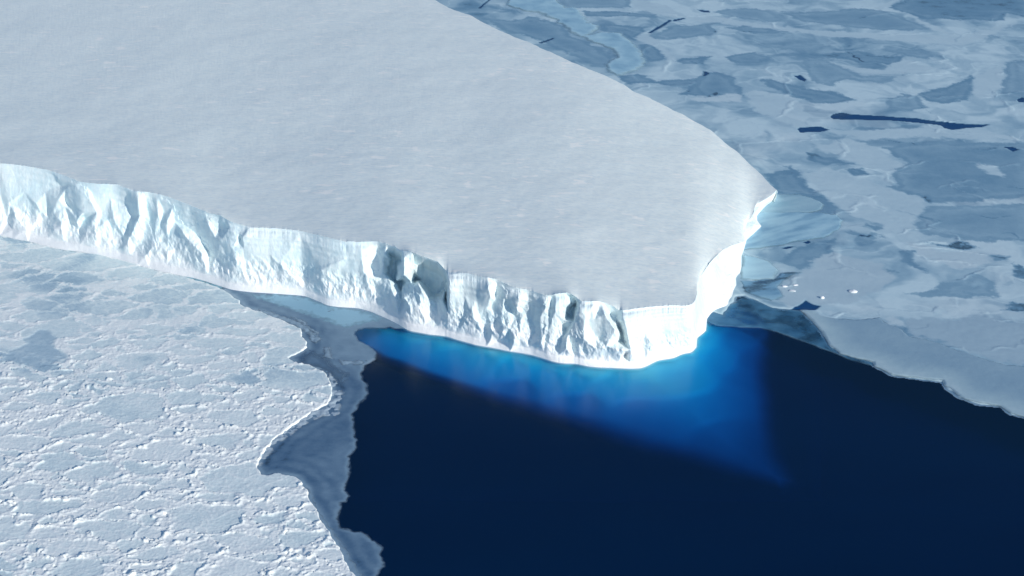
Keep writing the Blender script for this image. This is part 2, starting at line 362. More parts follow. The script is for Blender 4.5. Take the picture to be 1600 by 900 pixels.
# soften the facets a little, keep their edges
for _k in range(3):
    D[:, 1:-1] = D[:, 1:-1] * .5 + (D[:, :-2] + D[:, 2:]) * .25
    D[1:-1] = D[1:-1] * .6 + (D[:-2] + D[2:]) * .2
sm = s[None] * 0.28 + 0 * t; tm = t * 30 + 0 * sm
low = sstep(.07, .24, t) * (1 - sstep(.38, .62, t))
edgefade = sstep(0, .10, t) * (0.25 + 0.75 * (1 - sstep(.93, 1, t))) * (0.3 + 0.7 * sstep(0, 120, S[-1] - s)[None])
rub = ridged(sm + tm * .25, tm * 0.8, 8.0, 3, 21) - .45 + .3 * fbm(sm, tm, 3.2, 2, 22)
wallN = ridged(sm * .8 + tm * .12, tm * 0.5, 9.0, 4, 41) - .45
D = D + edgefade * (low * rub * .8 + (0.5 + 0.3 * low) * wallN * 0.45 + 0.14 * fbm(sm, tm * .6, 1.8, 2, 77) * (0.4 + low))
wq = .5 * fbm(sm, tm, 6, 3, 91)
a1, a2, ac = worley(sm / 6.5 + wq, tm / 11.0 + .3 * wq + sm * .05, 11); b1, b2, bc = worley(sm / 2.6 + wq, tm / 3.6 + wq, 12)
up = sstep(.3, .5, t) * edgefade
wm_ = 1 - .85 * sum(np.exp(-np.clip((np.abs(PX - c_) - h_) / 14, 0, 9) ** 2) for c_, h_ in ((30, 55), (470, 88), (728, 24), (1030, 50), (170, 18), (940, 12)))
up = up * np.clip(wm_, .12, 1) * .6
D = D + up * (1.5 * (.45 - a1) + .9 * (ac - .5)) + edgefade * low * .6 * (.5 - b1) + up * .25 * (.5 - b1)
# horizontal snow layering near the brow
D = D + .10 * np.sin(t * 70 + 2 * fbm(sm, tm, 40, 2, 95)) * sstep(.62, .8, t) * (1 - sstep(.95, 1, t))
Yh = Y0 - D
VX = rx * Yh; VZ = HC + rz * Yh; VY = Yh
VZ[0] = -0.6; 
V = np.stack([VX, VY, VZ], -1)
fresh = np.clip(sstep(.5, .2, t) * (.55 + .5 * fbm(sm, tm, 6, 3, 55)) + sstep(.16, .06, t) + 0 * sm, 0, 1)
shelf = bpy.data.objects.new('ice_shelf', None); shelf.location = (20, 560, 0); link(shelf)
tag(shelf, 'huge flat snow covered ice shelf ending in a white ice cliff over blue water', 'ice shelf')
def kid(name, verts, quads, mat, attrs=None, smooth=False):
    return mesh_from(name, np.asarray(verts).reshape(-1, 3) - np.array(shelf.location), quads, mat, shelf, attrs, smooth)
Q = grid_quads(NT, NS)
qs = Q[:, 0] % NS; qt = Q[:, 0] // NS
cxp = PX.ravel()[Q[:, 0]]; cyp = PY.ravel()[Q[:, 0]]; ctt = t[qt, 0]
def inpoly(px, py, poly):
    r = np.zeros(px.shape, bool); n = len(poly)
    for i in range(n):
        ax, ay = poly[i]; b0, b1 = poly[(i + 1) % n]
        c = (ay > py) != (b1 > py)
        r[c] ^= px[c] < (b0 - ax) * (py[c] - ay) / (b1 - ay) + ax
    return r
BUT = {
 'ice_buttress': [[(246,333),(285,362),(317,396),(300,412),(262,398),(243,372)], [(700,424),(722,426),(760,434),(765,466),(750,492),(712,494),(700,470)], [(628,390),(642,391),(645,430),(638,470),(631,470)],
   [(932,469),(945,488),(963,515),(976,551),(940,556),(886,548),(897,505),(908,470)], [(866,458),(887,457),(886,495),(880,530),(864,530)],
   [(972,483),(1085,477),(1088,520),(1070,545),(982,552)], [(385,355),(470,361),(562,378),(568,424),(500,416),(440,408),(367,400),(366,388)],
   [(0,256),(40,259),(82,272),(112,326),(91,313),(56,320),(15,316),(-60,310),(-60,245)], [(213,298),(233,299),(226,340),(219,338)]],
 'shaded_recess': [[(646,396),(666,402),(685,409),(699,426),(698,470),(670,458),(650,444)], [(606,398),(618,386),(627,394),(627,440),(629,470),(612,440),(602,428)], [(888,462),(894,460),(907,471),(900,494),(886,520),(885,495)]],
 'fallen_ice_mound': [[(91,312),(110,330),(118,360),(75,360),(78,335)], [(56,318),(64,330),(62,358),(36,358),(44,335)], [(15,316),(42,335),(34,358),(10,355)], [(240,372),(262,380),(272,400),(220,402),(228,388)], [(650,444),(662,452),(668,480),(640,484),(643,458)], [(735,486),(747,498),(742,512),(727,510),(727,494)]]}
own = np.full(len(Q), -1); names = []
for nm, ps in BUT.items():
    for p in ps:
        m = inpoly(cxp, cyp, p) & (own < 0) & (ctt > .05) & (ctt < 1.0)
        own[m] = len(names); names.append(nm)
apron = (ctt < .13 + .05 * fbm(sm[0][qs] * 1.0, 0 * qs, 20, 2, 8)) & (own < 0)
kid('cliff_face', V, Q[(own < 0) & ~apron], M_CLIFF, {'fresh': fresh})
kid('snow_apron', V, Q[apron], M_CLIFF, {'fresh': fresh})
for k, nm in enumerate(names):
    if (own == k).sum() > 20: kid(nm, V, Q[own == k], M_CLIFF, {'fresh': fresh * (0.6 if nm != 'fallen_ice_mound' else 1.2)})

# top surface of the shelf
FAR = [(-260,-300),(-100,-290),(0,-272),(200,-195),(400,-112),(560,-48),(680,0),(700,12),(735,24),(760,38),(800,56),(840,72),(870,86),(905,102),(930,112),(955,122),(975,133),(990,143),(1015,153),(1040,166),(1070,181),(1095,195),(1110,203),(1132,222),(1150,236),(1165,250),(1180,264),(1192,275),(1203,288),(1214,297)]
F_ = np.array(FAR, float); fs = np.concatenate([[0], np.cumsum(np.hypot(np.diff(F_[:, 0]), np.diff(F_[:, 1])))])
kcorner = int(np.argmin(np.hypot(bx - 1086, by - 470)))
uu = np.empty(NS)
far_s_at = lambda x: np.interp(x, F_[:, 0], fs)
uu[:kcorner] = far_s_at(np.minimum(bx[:kcorner], 1090)); uu = np.maximum.accumulate(np.where(np.arange(NS) < kcorner, uu, 0)); uu[:kcorner] = smooth1(smooth1(uu[:kcorner], 161), 161)
uu[kcorner:] = np.linspace(uu[kcorner - 1], fs[-1], NS - kcorner); uu = np.clip(smooth1(uu, 121), 0, fs[-1]); uu[-1] = fs[-1]
gx = np.interp(uu, fs, F_[:, 0]); gy = np.interp(uu, fs, F_[:, 1])
nfade = sstep(0, 40, fs[-1] - uu)
gy = gy + 1.3 * fbm(gx, gx * 0, 22, 4, 31) * nfade
gh = 8.4 + 16 * sstep(0, 430, fs[-1] - uu)
GX, GY = ground(gx, gy, gh)
NV = 230
vv = (np.linspace(0, 1, NV) ** 1.5)[:, None]
ex, ey, ez = VX[-1], VY[-1], VZ[-1]
exs, eys = smooth1(ex, 201), smooth1(ey, 201)
gxs, gys = smooth1(GX, 81), smooth1(GY, 81)
TX = exs[None] * (1 - vv) + gxs[None] * vv; TY = eys[None] * (1 - vv) + gys[None] * vv
L_ = np.hypot(gxs - exs, gys - eys)[None]
ke = np.exp(-vv * L_ / 7) * (1 - vv); kf = np.exp(-(1 - vv) * L_ / 7) * vv
TX = TX + (ex - exs)[None] * ke + (GX - gxs)[None] * kf; TY = TY + (ey - eys)[None] * ke + (GY - gys)[None] * kf
# smooth brow height for the interior
ezs = smooth1(ez, 301); ezm = smooth1(ez, 31)
dist = np.hypot(TX - ex[None], TY - ey[None])
base = ezs[None] * (1 - vv) + gh[None] * vv
tl = np.hypot(GX - ex, GY - ey)[None]
HI = 33 - 0.012 * np.clip(TX + 100, -300, 500) - 0.03 * np.clip(TX, 0, 160)
damp = 1 - np.exp(-dist / 120) ; dampf = 1 - np.exp(-(tl * (1 - vv)) / 120)
TZ = base + (HI - base) * damp * dampf * sstep(0, 160, tl) * 0.55 + (ezm - ezs)[None] * np.exp(-dist / 6) + (ez - ezm)[None] * np.exp(-dist / 1.2)
TZ += sstep(2, 14, dist) * sstep(2, 14, tl * (1 - vv)) * (0.5 * fbm(TX, TY, 60, 3, 61) + 0.08 * fbm(TX, TY * 1.4, 9, 3, 66) + 0.025 * fbm(TX * .7, TY * 1.5, 2.6, 3, 71))
# wind-rounded shoulder at the brow
TZ -= 0.0
kid('snow_surface', np.stack([TX, TY, TZ], -1), grid_quads(NV, NS), M_SNOW, smooth=True)
# far side of the shelf, down into the water
rows = np.linspace(0, 1, 14)[:, None]
fvx = GX[None] + 0 * rows + 1.2 * fbm(uu[None] * .3, rows * 20, 8, 3, 5) * np.sin(rows * math.pi)
fvy = GY[None] + 2.0 * rows + 1.2 * fbm(uu[None] * .3, rows * 20, 8, 3, 6) * np.sin(rows * math.pi)
fvz = TZ[-1][None] * (1 - rows) - 6 * rows
kid('far_cliff_face', np.stack([fvx + 0 * fvy, fvy, fvz], -1), grid_quads(14, NS), M_CLIFF, {'fresh': 0 * fvx})
# submerged foot, glowing blue through the water
UC = [(555,512,4.0),(575,520,4.2),(600,510,2.6),(650,522,2.2),(700,530,1.9),(770,545,1.25),(830,556,1.8),(870,570,2.0),(920,578,1.1),(1000,582,1.2),(1060,565,1.2),(1095,532,1.8),(1110,508,2.6),
 (600,533,4.0),(650,545,3.6),(700,556,3.6),(750,566,3.0),(800,580,3.6),(850,590,3.8),(900,600,3.0),(950,605,2.7),(1000,606,2.7),(1060,590,2.2),(1080,590,2.2),(1130,560,3.4),(1150,530,4.6),(1150,500,4.2),(1130,490,4),
 (800,605,6),(900,632,5.2),(1000,640,4.6),(1060,650,4.8),(1100,640,4.4),(1150,620,4.8),(1172,560,6.2),(1150,690,6),(1120,680,6),(1195,715,7.4),(1185,660,6.4),(1205,735,8.6),(1165,590,5.6),
 (560,530,7),(590,556,8),(640,572,8),(700,592,8),(800,626,12),(900,658,11),(1000,685,12),(1060,702,12),(1100,712,12),(1150,735,12),(1215,762,15),(1238,750,15),(1226,700,13),(1208,645,12),(1202,590,12),(1204,540,10),(1215,505,8),(1180,475,6),(1240,500,14),(1240,480,14),
 (530,500,5),(560,560,16),(640,600,16),(800,660,16),(1000,715,17),(1100,745,17),(1200,795,17),(1270,770,17),(1250,680,17),(1230,600,17),(1260,560,17),(1300,500,17),
 (500,400,2),(700,450,1.6),(900,480,1.5),(1000,480,1.5),(1080,460,1.5),(1140,430,1.6),(1160,380,2),(1200,380,9),(1220,440,12),(1190,450,8),(1220,330,6),(1300,380,17),(1200,300,3)]
UC = np.array(UC, float); UC = UC[UC[:, 2] < 6.3]
ux = np.arange(470, 1330, 3.0); uy = np.arange(372, 830, 2.2)
UX, UY = np.meshgrid(ux, uy)
WX, WY = ground(UX, UY)
UX2 = UX + 4 * fbm(WX, WY, 40, 2, 4); UY2 = UY + 2 * fbm(WX, WY, 40, 2, 14)
num = 0; den = 0
for a in UC:
    d2 = ((UX2 - a[0]) ** 2 + (1.5 * (UY2 - a[1])) ** 2 + 260.0); wgt = d2 ** -3.0
    num = num + wgt * a[2]; den = den + wgt
GLOW = [(515,500),(560,485),(640,490),(700,490),(900,460),(1090,430),(1140,380),(1200,380),(1224,440),(1212,500),(1199,545),(1194,590),(1196,635),(1207,690),(1233,750),(1218,758),(1150,738),(1050,706),(950,676),(850,646),(750,614),(650,583),(590,560),(550,538)]
gd = sdf(WX, WY, wpoly(GLOW)) + 1.6 * fbm(WX, WY, 45, 3, 5)
gw = np.interp(UX, [560, 750, 1000, 1110, 1170], [9, 14, 23, 20, 13])
gin = sstep(-gw * .5, gw * .55, gd) * (.55 + .45 * sstep(-gw * .5, gw * 2.6, gd)) * (1 - .32 * sstep(590, 745, UY)) * (1 - .22 * sstep(1085, 1195, UX))
dep = .7 + num / den * np.interp(UX, [600, 900], [.58, .72])
dep = 13.5 - (13.5 - np.minimum(dep, 12)) * gin ** .8 + 0.16 * fbm(UX * .9, UY * .12, 60, 2, 88)
FOOTW = wpoly([(a_[0], a_[1]) for a_ in EDGE] + [(900, 200), (-260, 100)])
fd = -sdf(WX, WY, FOOTW)
dep = .15 + (dep - .15) * (1 - np.exp(-np.clip(fd, 0, 400) / 1.5))
rx_, rz_ = ray(UX, UY)
brd = np.maximum(np.maximum(sstep(75, 5, UX - 470), sstep(75, 5, 1330 - UX)), np.maximum(sstep(75, 5, 830 - UY), 0))
dep = dep + 4 * brd
zz = -np.maximum(dep, 0.15); Yq = (zz - HC) / rz_; glow_fade = sstep(4.0, 13.2, dep) ** .8
keep = Q2 = grid_quads(len(uy), len(ux))
outl = [(470,372),(1250,372),(1330,500),(1330,830),(1000,830),(470,640)]
kid('submerged_foot', np.stack([rx_ * Yq, Yq, zz], -1), Q2, M_UNDER, {'glow_fade': glow_fade}, smooth=True)

# ---------------------------------------------------------------- generic sheet of sea ice from a traced outline
def sheet(name, mat, outline, z, thick=0.25, bevel=0.5, step=(2.0, 1.2), warp=1.2, wsize=9, soft=0.4, tone=0.5, tonefn=None, holes=(), parent=None, seed=0, clip=None, relief=0.04):
    ol = np.array(outline, float)
    x0, y0 = ol.min(0) - 6; x1, y1 = ol.max(0) + 6
    if clip: x0, y0, x1, y1 = max(x0, clip[0]), max(y0, clip[1]), min(x1, clip[2]), min(y1, clip[3])
    gx_ = np.arange(x0, x1 + step[0], step[0]); gy_ = np.arange(y0, y1 + step[1], step[1])
    A, B = np.meshgrid(gx_, gy_); X, Y = ground(A, B)
    dx = warp * fbm(X, Y, wsize, 4, seed + 101); dy = warp * 1.4 * fbm(X, Y, wsize, 4, seed + 202)
    d = sdf(X + dx, Y + dy, wpoly(outline))
    for h in holes:
        hw, hp = h; d = np.minimum(d, -sdf(X + dx * hw, Y + dy * hw, wpoly(hp)))
    Z = z + thick * sstep(-0.1, bevel, d) - thick + relief * fbm(X, Y, 4, 3, seed + 9)
    cov = np.clip(0.5 + d / soft * 0.5, 0, 1)
    tn = tone + 0 * X if tonefn is None else tonefn(X, Y, A, B, d)
    q = grid_quads(len(gy_), len(gx_)); dm = d.ravel()
    q = q[dm[q].max(1) > -soft - 0.3]
    if len(q) == 0: return None
    return mesh_from(name, np.stack([X, Y, Z], -1), q, mat, parent, {'tone': tn, 'cover': cov}, True)

def zA(p): return [(680 + x / 3.461, y / 3.461) for x, y in p]
def zB(p): return [(1100 + x / 3.2, y / 3.2) for x, y in p]
def zC(p): return [(1180 + x / 3.75, 240 + y / 3.75) for x, y in p]
def zD(p): return [(1180 + x / 3.75, 420 + y / 3.75) for x, y in p]
# leads: sunken skin, dark blue painted for the light scattered by water
LEADS = [(0.25, zB([(628,584),(645,571),(690,562),(730,572),(900,582),(1060,592),(1200,611),(1330,621),(1435,624),(1380,638),(1300,642),(1240,652),(1205,644),(1180,628),(1080,616),(980,608),(900,606),(760,602),(690,600),(645,597)])),
 (0.25, zB([(465,645),(480,638),(580,633),(628,650),(580,662),(480,664)])), (0.2, zB([(450,380),(480,375),(515,400),(500,410),(470,398)])),
 (0.2, zB([(1495,735),(1540,735),(1575,750),(1540,758)])), (0.2, zB([(1560,500),(1590,488),(1610,495),(1600,515),(1570,512)])),
 (0.1, zA([(1148,180),(1200,145),(1265,108),(1280,112),(1215,155),(1165,182)])), (0.1, zA([(1283,108),(1350,96),(1350,104),(1290,118)])), (0.1, zA([(1415,52),(1480,58),(1490,68),(1440,66)])),
 (0.1, zA([(555,232),(640,205),(645,210),(575,238)])), (0.1, zA([(232,45),(285,0),(300,0),(245,46)])),
 (0.2, zC([(278,522),(305,513),(328,522),(305,532)])), (0.15, zC([(143,555),(200,545),(242,548),(180,562)])),
 (0.2, zD([(200,242),(250,215),(292,186),(340,208),(388,220),(345,250),(262,242)]))]
BASE = [(1095,478),(1130,492),(1150,462),(1165,462),(1182,469),(1207,481),(1234,484),(1252,484),(1268,502),(1285,520),(1296,540),(1315,553),(1341,560),(1366,567),(1370,573),(1394,585),(1422,590),(1448,592),(1474,597),(1480,606),(1501,620),(1528,630),(1565,636),(1581,646),(1602,652),(1700,690),(1900,760),(1900,-75),(560,-75),(560,-50),(700,60),(1000,260),(1080,400)]
def base_tone(X, Y, A, B, d):
    wx = X + 14 * fbm(X, Y, 45, 3, 301); wy = Y + 20 * fbm(X, Y, 45, 3, 302)
    a = fbm(wx * .8, wy * 1.15, 75, 4, 303); b = fbm(wx, wy, 26, 4, 304); c = fbm(wx * .7, wy * 1.3, 9, 3, 305)
    v = 0.65 + 0.34 * np.tanh(a * 2.6) * .7 + 0.20 * np.tanh(b * 3.2) + 0.07 * c
    # sinuous pressure lines
    l = np.abs(fbm(wx * .6, wy, 60, 3, 310)); v += 0.22 * (1 - sstep(0.0, 0.05, l))
    rim = sstep(2.2, 0.2, d) * (B > 440)
    return np.clip(v + 0.3 * rim, 0.08, 1)
DARK = [zA([(250,100),(420,115),(500,90),(600,105),(700,150),(740,200),(800,215),(880,260),(990,340),(960,360),(860,350),(780,320),(680,280),(600,240),(500,200),(380,170),(290,120)]),
 zA([(640,-30),(1050,-30),(1060,45),(900,45),(760,45),(700,40)]), zA([(800,60),(1000,66),(1200,80),(1200,97),(1000,90),(820,90)]), zA([(890,130),(1140,150),(1130,180),(1080,225),(1040,215),(1000,185),(900,170)]),
 zA([(1180,190),(1280,140),(1480,130),(1530,185),(1400,200),(1280,215),(1150,215)]), zA([(1100,245),(1170,235),(1270,325),(1140,330),(1120,290)]), zA([(1310,320),(1490,310),(1440,345),(1330,350)]),
 zA([(980,420),(1100,400),(1200,440),(1300,430),(1400,430),(1480,390),(1610,410),(1610,490),(1440,525),(1330,510),(1360,480),(1240,460),(1100,450),(1050,460)]),
 zB([(40,60),(200,40),(330,55),(420,110),(300,110),(150,90)]), zB([(380,65),(600,60),(760,45),(880,50),(1000,90),(1140,150),(900,155),(700,135),(500,110)]),
 zB([(920,40),(1050,-20),(1650,-20),(1650,95),(1520,70),(1500,105),(1100,95),(1020,70)]), zB([(90,140),(250,130),(400,160),(250,168)]), zB([(340,235),(450,210),(600,225),(560,250),(380,250)]),
 zB([(100,280),(250,265),(350,290),(280,320),(160,320)]), zB([(570,280),(700,265),(780,255),(850,280),(1000,285),(1000,310),(930,330),(840,310),(760,320),(700,295)]), zB([(900,250),(1080,245),(1170,290),(1120,300),(980,275)]),
 zB([(490,300),(580,295),(680,330),(800,380),(960,385),(900,420),(700,400),(640,430),(560,420),(500,350)]), zB([(260,400),(330,395),(500,440),(640,460),(760,500),(700,520),(560,520),(400,470)]),
 zB([(1060,470),(1200,440),(1340,380),(1360,430),(1320,500),(1200,520),(1100,500)]), zB([(905,500),(1000,470),(1080,490),(1120,540),(1000,560),(920,540)]), zB([(1500,310),(1650,300),(1650,470),(1480,470),(1500,400)]),
 zB([(500,760),(640,790),(740,820),(600,830),(520,800)]), zB([(0,360),(100,365),(140,400),(210,470),(180,490),(0,480),(-60,440)]), zB([(1010,175),(1120,180),(1115,200),(1040,196)]),
 zC([(60,120),(180,110),(215,100),(158,70),(220,82),(272,118),(290,180),(360,230),(430,270),(466,310),(462,362),(515,392),(480,388),(440,360),(350,350),(340,335),(390,320),(400,300),(330,265),(250,245),(130,240),(100,210)]),
 zC([(530,90),(640,90),(665,130),(560,135)]), zC([(740,-40),(1000,-60),(1650,-60),(1650,260),(1180,282),(1040,290),(960,250),(900,240),(760,210),(830,180),(780,120),(880,60)]),
 zC([(960,330),(1100,310),(1650,290),(1650,520),(1300,510),(1100,490),(1000,480),(930,430)]), zC([(620,400),(750,440),(720,460),(640,440)]), zC([(620,270),(700,280),(780,320),(760,350),(700,320)]),
 zC([(960,248),(1000,248),(1045,290),(985,278)]), zC([(980,530),(1130,536),(1210,518),(1340,550),(1200,568),(1130,550)]), zC([(510,456),(560,452),(600,472),(700,477),(770,493),(700,492),(590,483)]),
 zC([(850,580),(950,580),(930,640),(1000,700),(900,670),(860,630)]), zC([(1100,760),(1220,740),(1300,700),(1400,760),(1420,840),(1000,850),(900,820),(1070,800)]), zC([(1390,590),(1500,600),(1480,630),(1400,620)]), zC([(1500,650),(1600,680),(1600,740),(1510,730)]),
 zD([(1430,235),(1520,200),(1620,215),(1620,270),(1500,248)]), zC([(170,600),(330,524),(480,500),(440,560),(440,600),(350,630),(250,700),(150,640)]),
 zC([(690,690),(790,675),(830,695),(750,712)]), zC([(1180,210),(1260,200),(1300,225),(1190,230)])]
VERYDARK = {24: 0.2, 30: 0.10, 31: 0.12, 37: 0.12, 3: .2, 5: .2, 38: .24}
LITE = [zA([(1370,535),(1440,520),(1650,515),(1650,548),(1440,552)]), zB([(1350,390),(1500,310),(1490,440),(1380,500),(1340,480)]), zB([(630,310),(760,340),(900,350),(1000,300),(1090,330),(1180,345),(1040,372),(900,378),(760,365)]),
 zB([(0,70),(200,110),(500,150),(900,170),(1300,180),(1500,120),(1500,150),(1300,230),(1000,210),(600,180),(200,130),(0,110)]), zB([(640,660),(900,650),(1180,630),(1400,650),(1600,700),(1400,700),(1050,685),(800,700)]),
 zB([(700,690),(860,740),(1000,830),(940,860),(800,830),(560,740)]), zC([(280,120),(420,90),(600,150),(760,200),(960,260),(1000,310),(930,430),(880,500),(780,470),(740,420),(600,380),(470,300),(360,220)]),
 zC([(1290,60),(1400,80),(1460,130),(1420,140),(1340,100)]), zC([(900,520),(1100,580),(1300,570),(1380,640),(1200,680),(1080,640),(960,600)]), zD([(350,255),(480,285),(620,300),(760,288),(1050,290),(1140,245),(940,238),(760,262),(560,280),(420,262)]),
 zD([(1430,85),(1560,70),(1650,80),(1650,160),(1500,160),(1420,130)]), zD([(1450,270),(1540,265),(1555,300),(1470,300)]), zD([(750,290),(830,285),(870,340),(790,330)]), zD([(870,290),(1120,300),(1350,280),(1650,330),(1650,540),(1440,560),(1260,490),(1120,440),(900,400)]),
 zD([(125,115),(220,65),(370,-60),(460,-90),(620,-60),(760,-20),(820,60),(700,150),(560,190),(400,225),(292,186),(200,238),(150,200)]), zB([(430,480),(600,640),(480,640),(260,560),(200,470),(250,450)]),
 zB([(960,-10),(1010,-10),(880,50),(860,45)]), zB([(1000,60),(1150,130),(1300,190),(1260,195),(1100,130)]), zA([(1060,-10),(1250,30),(1350,90),(1560,110),(1500,120),(1300,95),(1180,75),(1070,50)]), zA([(1080,210),(1150,170),(1200,225),(1300,320),(1270,330),(1180,250)])]
xs = np.arange(590, 1760, 1.6); ys = np.arange(-70, 740, 1.05)
A, B = np.meshgrid(xs, ys); X, Y = ground(A, B)
d = sdf(X + fbm(X, Y, 9, 4, 102), Y + 1.4 * fbm(X, Y, 9, 4, 203), wpoly(BASE))
T = base_tone(X, Y, A, B, d); Wm = 0.25 * sstep(.1, .7, fbm(X, Y, 70, 4, 333)) * sstep(60, 200, B); OWN = np.full(X.shape, -1); LZ = 0 * X
wx1 = 3.4 * fbm(X, Y, 14, 6, 341, .68); wy1 = 5.0 * fbm(X, Y, 14, 6, 342, .68); wisp = fbm(X * .45, Y, 9, 5, 343, .65)
# overlapping refrozen plates: warped cells, each with its own tone, pale or dark joints between them
prg = np.random.default_rng(21); C1 = np.full(X.shape, 1e9); C2 = C1.copy(); CI = np.zeros(X.shape, int); cwx = X + 12 * fbm(X, Y, 55, 3, 351) + 2.5 * fbm(X, Y, 9, 4, 353); cwy = Y + 14 * fbm(X, Y, 55, 3, 352) + 2.5 * fbm(X, Y, 9, 4, 354)
ctone = []
for k in range(230):
    a_ = prg.uniform(600, 1760); b_ = prg.uniform(-70, 700); qx, qy = ground(a_, b_); rr = prg.choice([0, 6, 14]); an = prg.uniform(-.35, .35)
    ux_ = (cwx - qx) + an * (cwy - qy); dd = np.sqrt((ux_ / 1.6) ** 2 + (cwy - qy) ** 2) - rr
    nw = dd < C1; C2 = np.where(nw, C1, np.minimum(C2, dd)); C1 = np.where(nw, dd, C1); CI[nw] = k; ctone.append(prg.normal() * .075)
gapc = (C2 - C1) * .5; ctone = np.array(ctone)
T = T + ctone[CI] * sstep(0, .8, gapc)
vein = (1 - sstep(.3, 1.3, gapc)) * sstep(-.15, .25, fbm(X, Y, 40, 2, 355))
dk = (1 - sstep(.15, .6, gapc)) * sstep(.25, .4, fbm(X, Y, 30, 2, 356))
T = T + .045 * fbm(X * .6, Y, 3.5, 4, 357, .7)
PARTS = [('dark_ice_patch', p, VERYDARK.get(k, 0.27 + 0.09 * math.sin(k * 1.7)), 1.3, 0) for k, p in enumerate(DARK)]
PARTS += [('pale_ice_patch', p, {14: .70, 13: .5, 0: .9}.get(k, 0.84), 1.8, .3 if k in (0, 8, 13, 14, 12) else 0.1) for k, p in enumerate(LITE)]
PARTS.sort(key=lambda a: 0 if a[0][0] == 'p' else 1) if False else None
PARTS += [('open_lead', p, 0.0, .35, 0) for _w, p in LEADS]
for k, (nm, p, tn, wd, wm) in enumerate(PARTS):
    pa = np.array(p); mrg = 26
    c0, c1 = np.searchsorted(xs, [pa[:, 0].min() - mrg, pa[:, 0].max() + mrg]); r0, r1 = np.searchsorted(ys, [pa[:, 1].min() - mrg, pa[:, 1].max() + mrg])
    if c1 - c0 < 2 or r1 - r0 < 2: continue
    sl = (slice(r0, r1), slice(c0, c1)); lead = nm == 'open_lead'
    kf = .2 if lead else 1.0
    q_ = sdf(X[sl] + kf * wx1[sl], Y[sl] + kf * wy1[sl], wpoly(p))
    e = sstep(-wd, wd, q_ + (0 if lead else 2.6 * wisp[sl]))
    loc = tn + (0 if lead else .05 * wisp[sl] + .04 * fbm(X[sl], Y[sl], 22, 3, 800 + k))
    if nm[0] == 'd': loc = loc + .13 * sstep(14, 4, q_) * sstep(3, 6, q_)      # a little snow blown along the rims
    T[sl] = T[sl] * (1 - e) + loc * e; Wm[sl] = Wm[sl] * (1 - e) + wm * e
    if lead: LZ[sl] = np.maximum(LZ[sl], e * .26)
    OWN[sl] = np.where(q_ > 0, k, OWN[sl])
T = T + np.where(T > .12, .13 * vein - .22 * dk, 0)
Z = 0.30 * sstep(-.1, .5, d) - LZ + .04 * fbm(X, Y, 4, 3, 10) * (LZ < .05) - .05 * (d < -.2) + .22 * vein * sstep(.3, 1, d)
q = grid_quads(len(ys), len(xs)); q = q[d.ravel()[q].max(1) > -1.2]
V3 = np.stack([X, Y, Z], -1).reshape(-1, 3); at = {'tone': np.clip(T, 0, 1), 'warm': np.clip(Wm, 0, 1) * .8}
lab = np.where(OWN < 0, 1000 + CI, OWN).ravel()[q[:, 0]]; uniq, ucnt = np.unique(lab, return_counts=True)
plates = [int(u_) for u_, c_ in zip(uniq, ucnt) if u_ >= 1000 and c_ > 150]; lab = np.where((lab >= 1000) & ~np.isin(lab, plates), -1, lab)
sea = mesh_from('sea_ice', V3, q[lab < 0], M_SEA, None, at, True); tag(sea, kind='structure')
for k in range(len(PARTS)):
    if (lab == k).sum() > 12 and PARTS[k][0]: mesh_from(PARTS[k][0], V3, q[lab == k], M_SEA, sea, at, True)

for k in plates: mesh_from('ice_plate', V3, q[lab == k], M_SEA, sea, at, True)
# named floes lying in the sea ice
def streaky(base, amp, ang, size, seed):
    ca, sa = math.cos(ang), math.sin(ang)
    def fn(X, Y, A, B, d):
        u = X * ca + Y * sa; v = -X * sa + Y * ca
        return np.clip(base + amp * np.tanh(2.2 * fbm(u * .25, v, size, 4, seed)), 0, 1)
    return fn
def floe(label, mat, outline, z, thick, tonefn, seed, **kw):
    o = sheet('ice_floe', mat, outline, z, thick, kw.pop('bevel', 0.6), tonefn=tonefn, seed=seed, **kw)
    tag(o, label, 'ice floe'); return o
RF = zD([(265,245),(330,310),(390,370),(430,450),(500,500),(600,525),(695,550),(700,575),(800,620),(900,635),(1000,645),(1100,660),(1110,690),(1200,750),(1300,785),(1440,810),(1500,850),(1575,870),(1700,920),(1900,1000),(2000,700),(1700,600),(1575,580),(1470,570),(1400,550),(1300,520),(1180,480),(1080,440),(900,400),(860,360),(760,320),(740,290),(600,305),(500,295),(380,275),(350,255)])
floe('smooth blue grey floe with a pale rim along the right edge of the open water', M_FLOE, RF, 0.62, 0.34,
     lambda X, Y, A, B, d: np.clip(0.26 + 0.34 * sstep(16, 0, sdf(X, Y, wpoly(BASE))) + .08 * fbm(X, Y * 1.3, 18, 4, 9), 0, 1), 51, warp=0.8, soft=0.5, bevel=0.9, step=(1.6, 1.0))
floe('pale turquoise brash tongue of ice pressed behind the far edge of the shelf', M_CYAN, zA([(430,-60),(610,-60),(650,0),(700,45),(760,50),(800,90),(830,130),(885,142),(860,175),(822,195),(900,180),(1000,182),(1060,235),(1110,280),(1135,350),(1080,385),(990,412),(940,390),(920,350),(990,310),(960,270),(880,240),(800,205),(740,180),(700,140),(640,105),(560,70),(480,60),(380,30)]), 0.95, 0.4,
     lambda X, Y, A, B, d: np.clip(.62 + .3 * fbm(X, Y, 12, 4, 3) + .25 * sstep(5, 0.5, d), 0, 1), 52, warp=2.2, soft=2.2)
floe('grey slab of ice just below the dark channel at the shelf tip', M_SLAB, zC([(60,250),(130,243),(250,243),(330,263),(402,303),(388,332),(345,345),(300,352),(-60,356),(0,300)]), 0.75, 0.3, streaky(.62, .12, .3, 8, 5), 53, warp=0.8, soft=0.5)
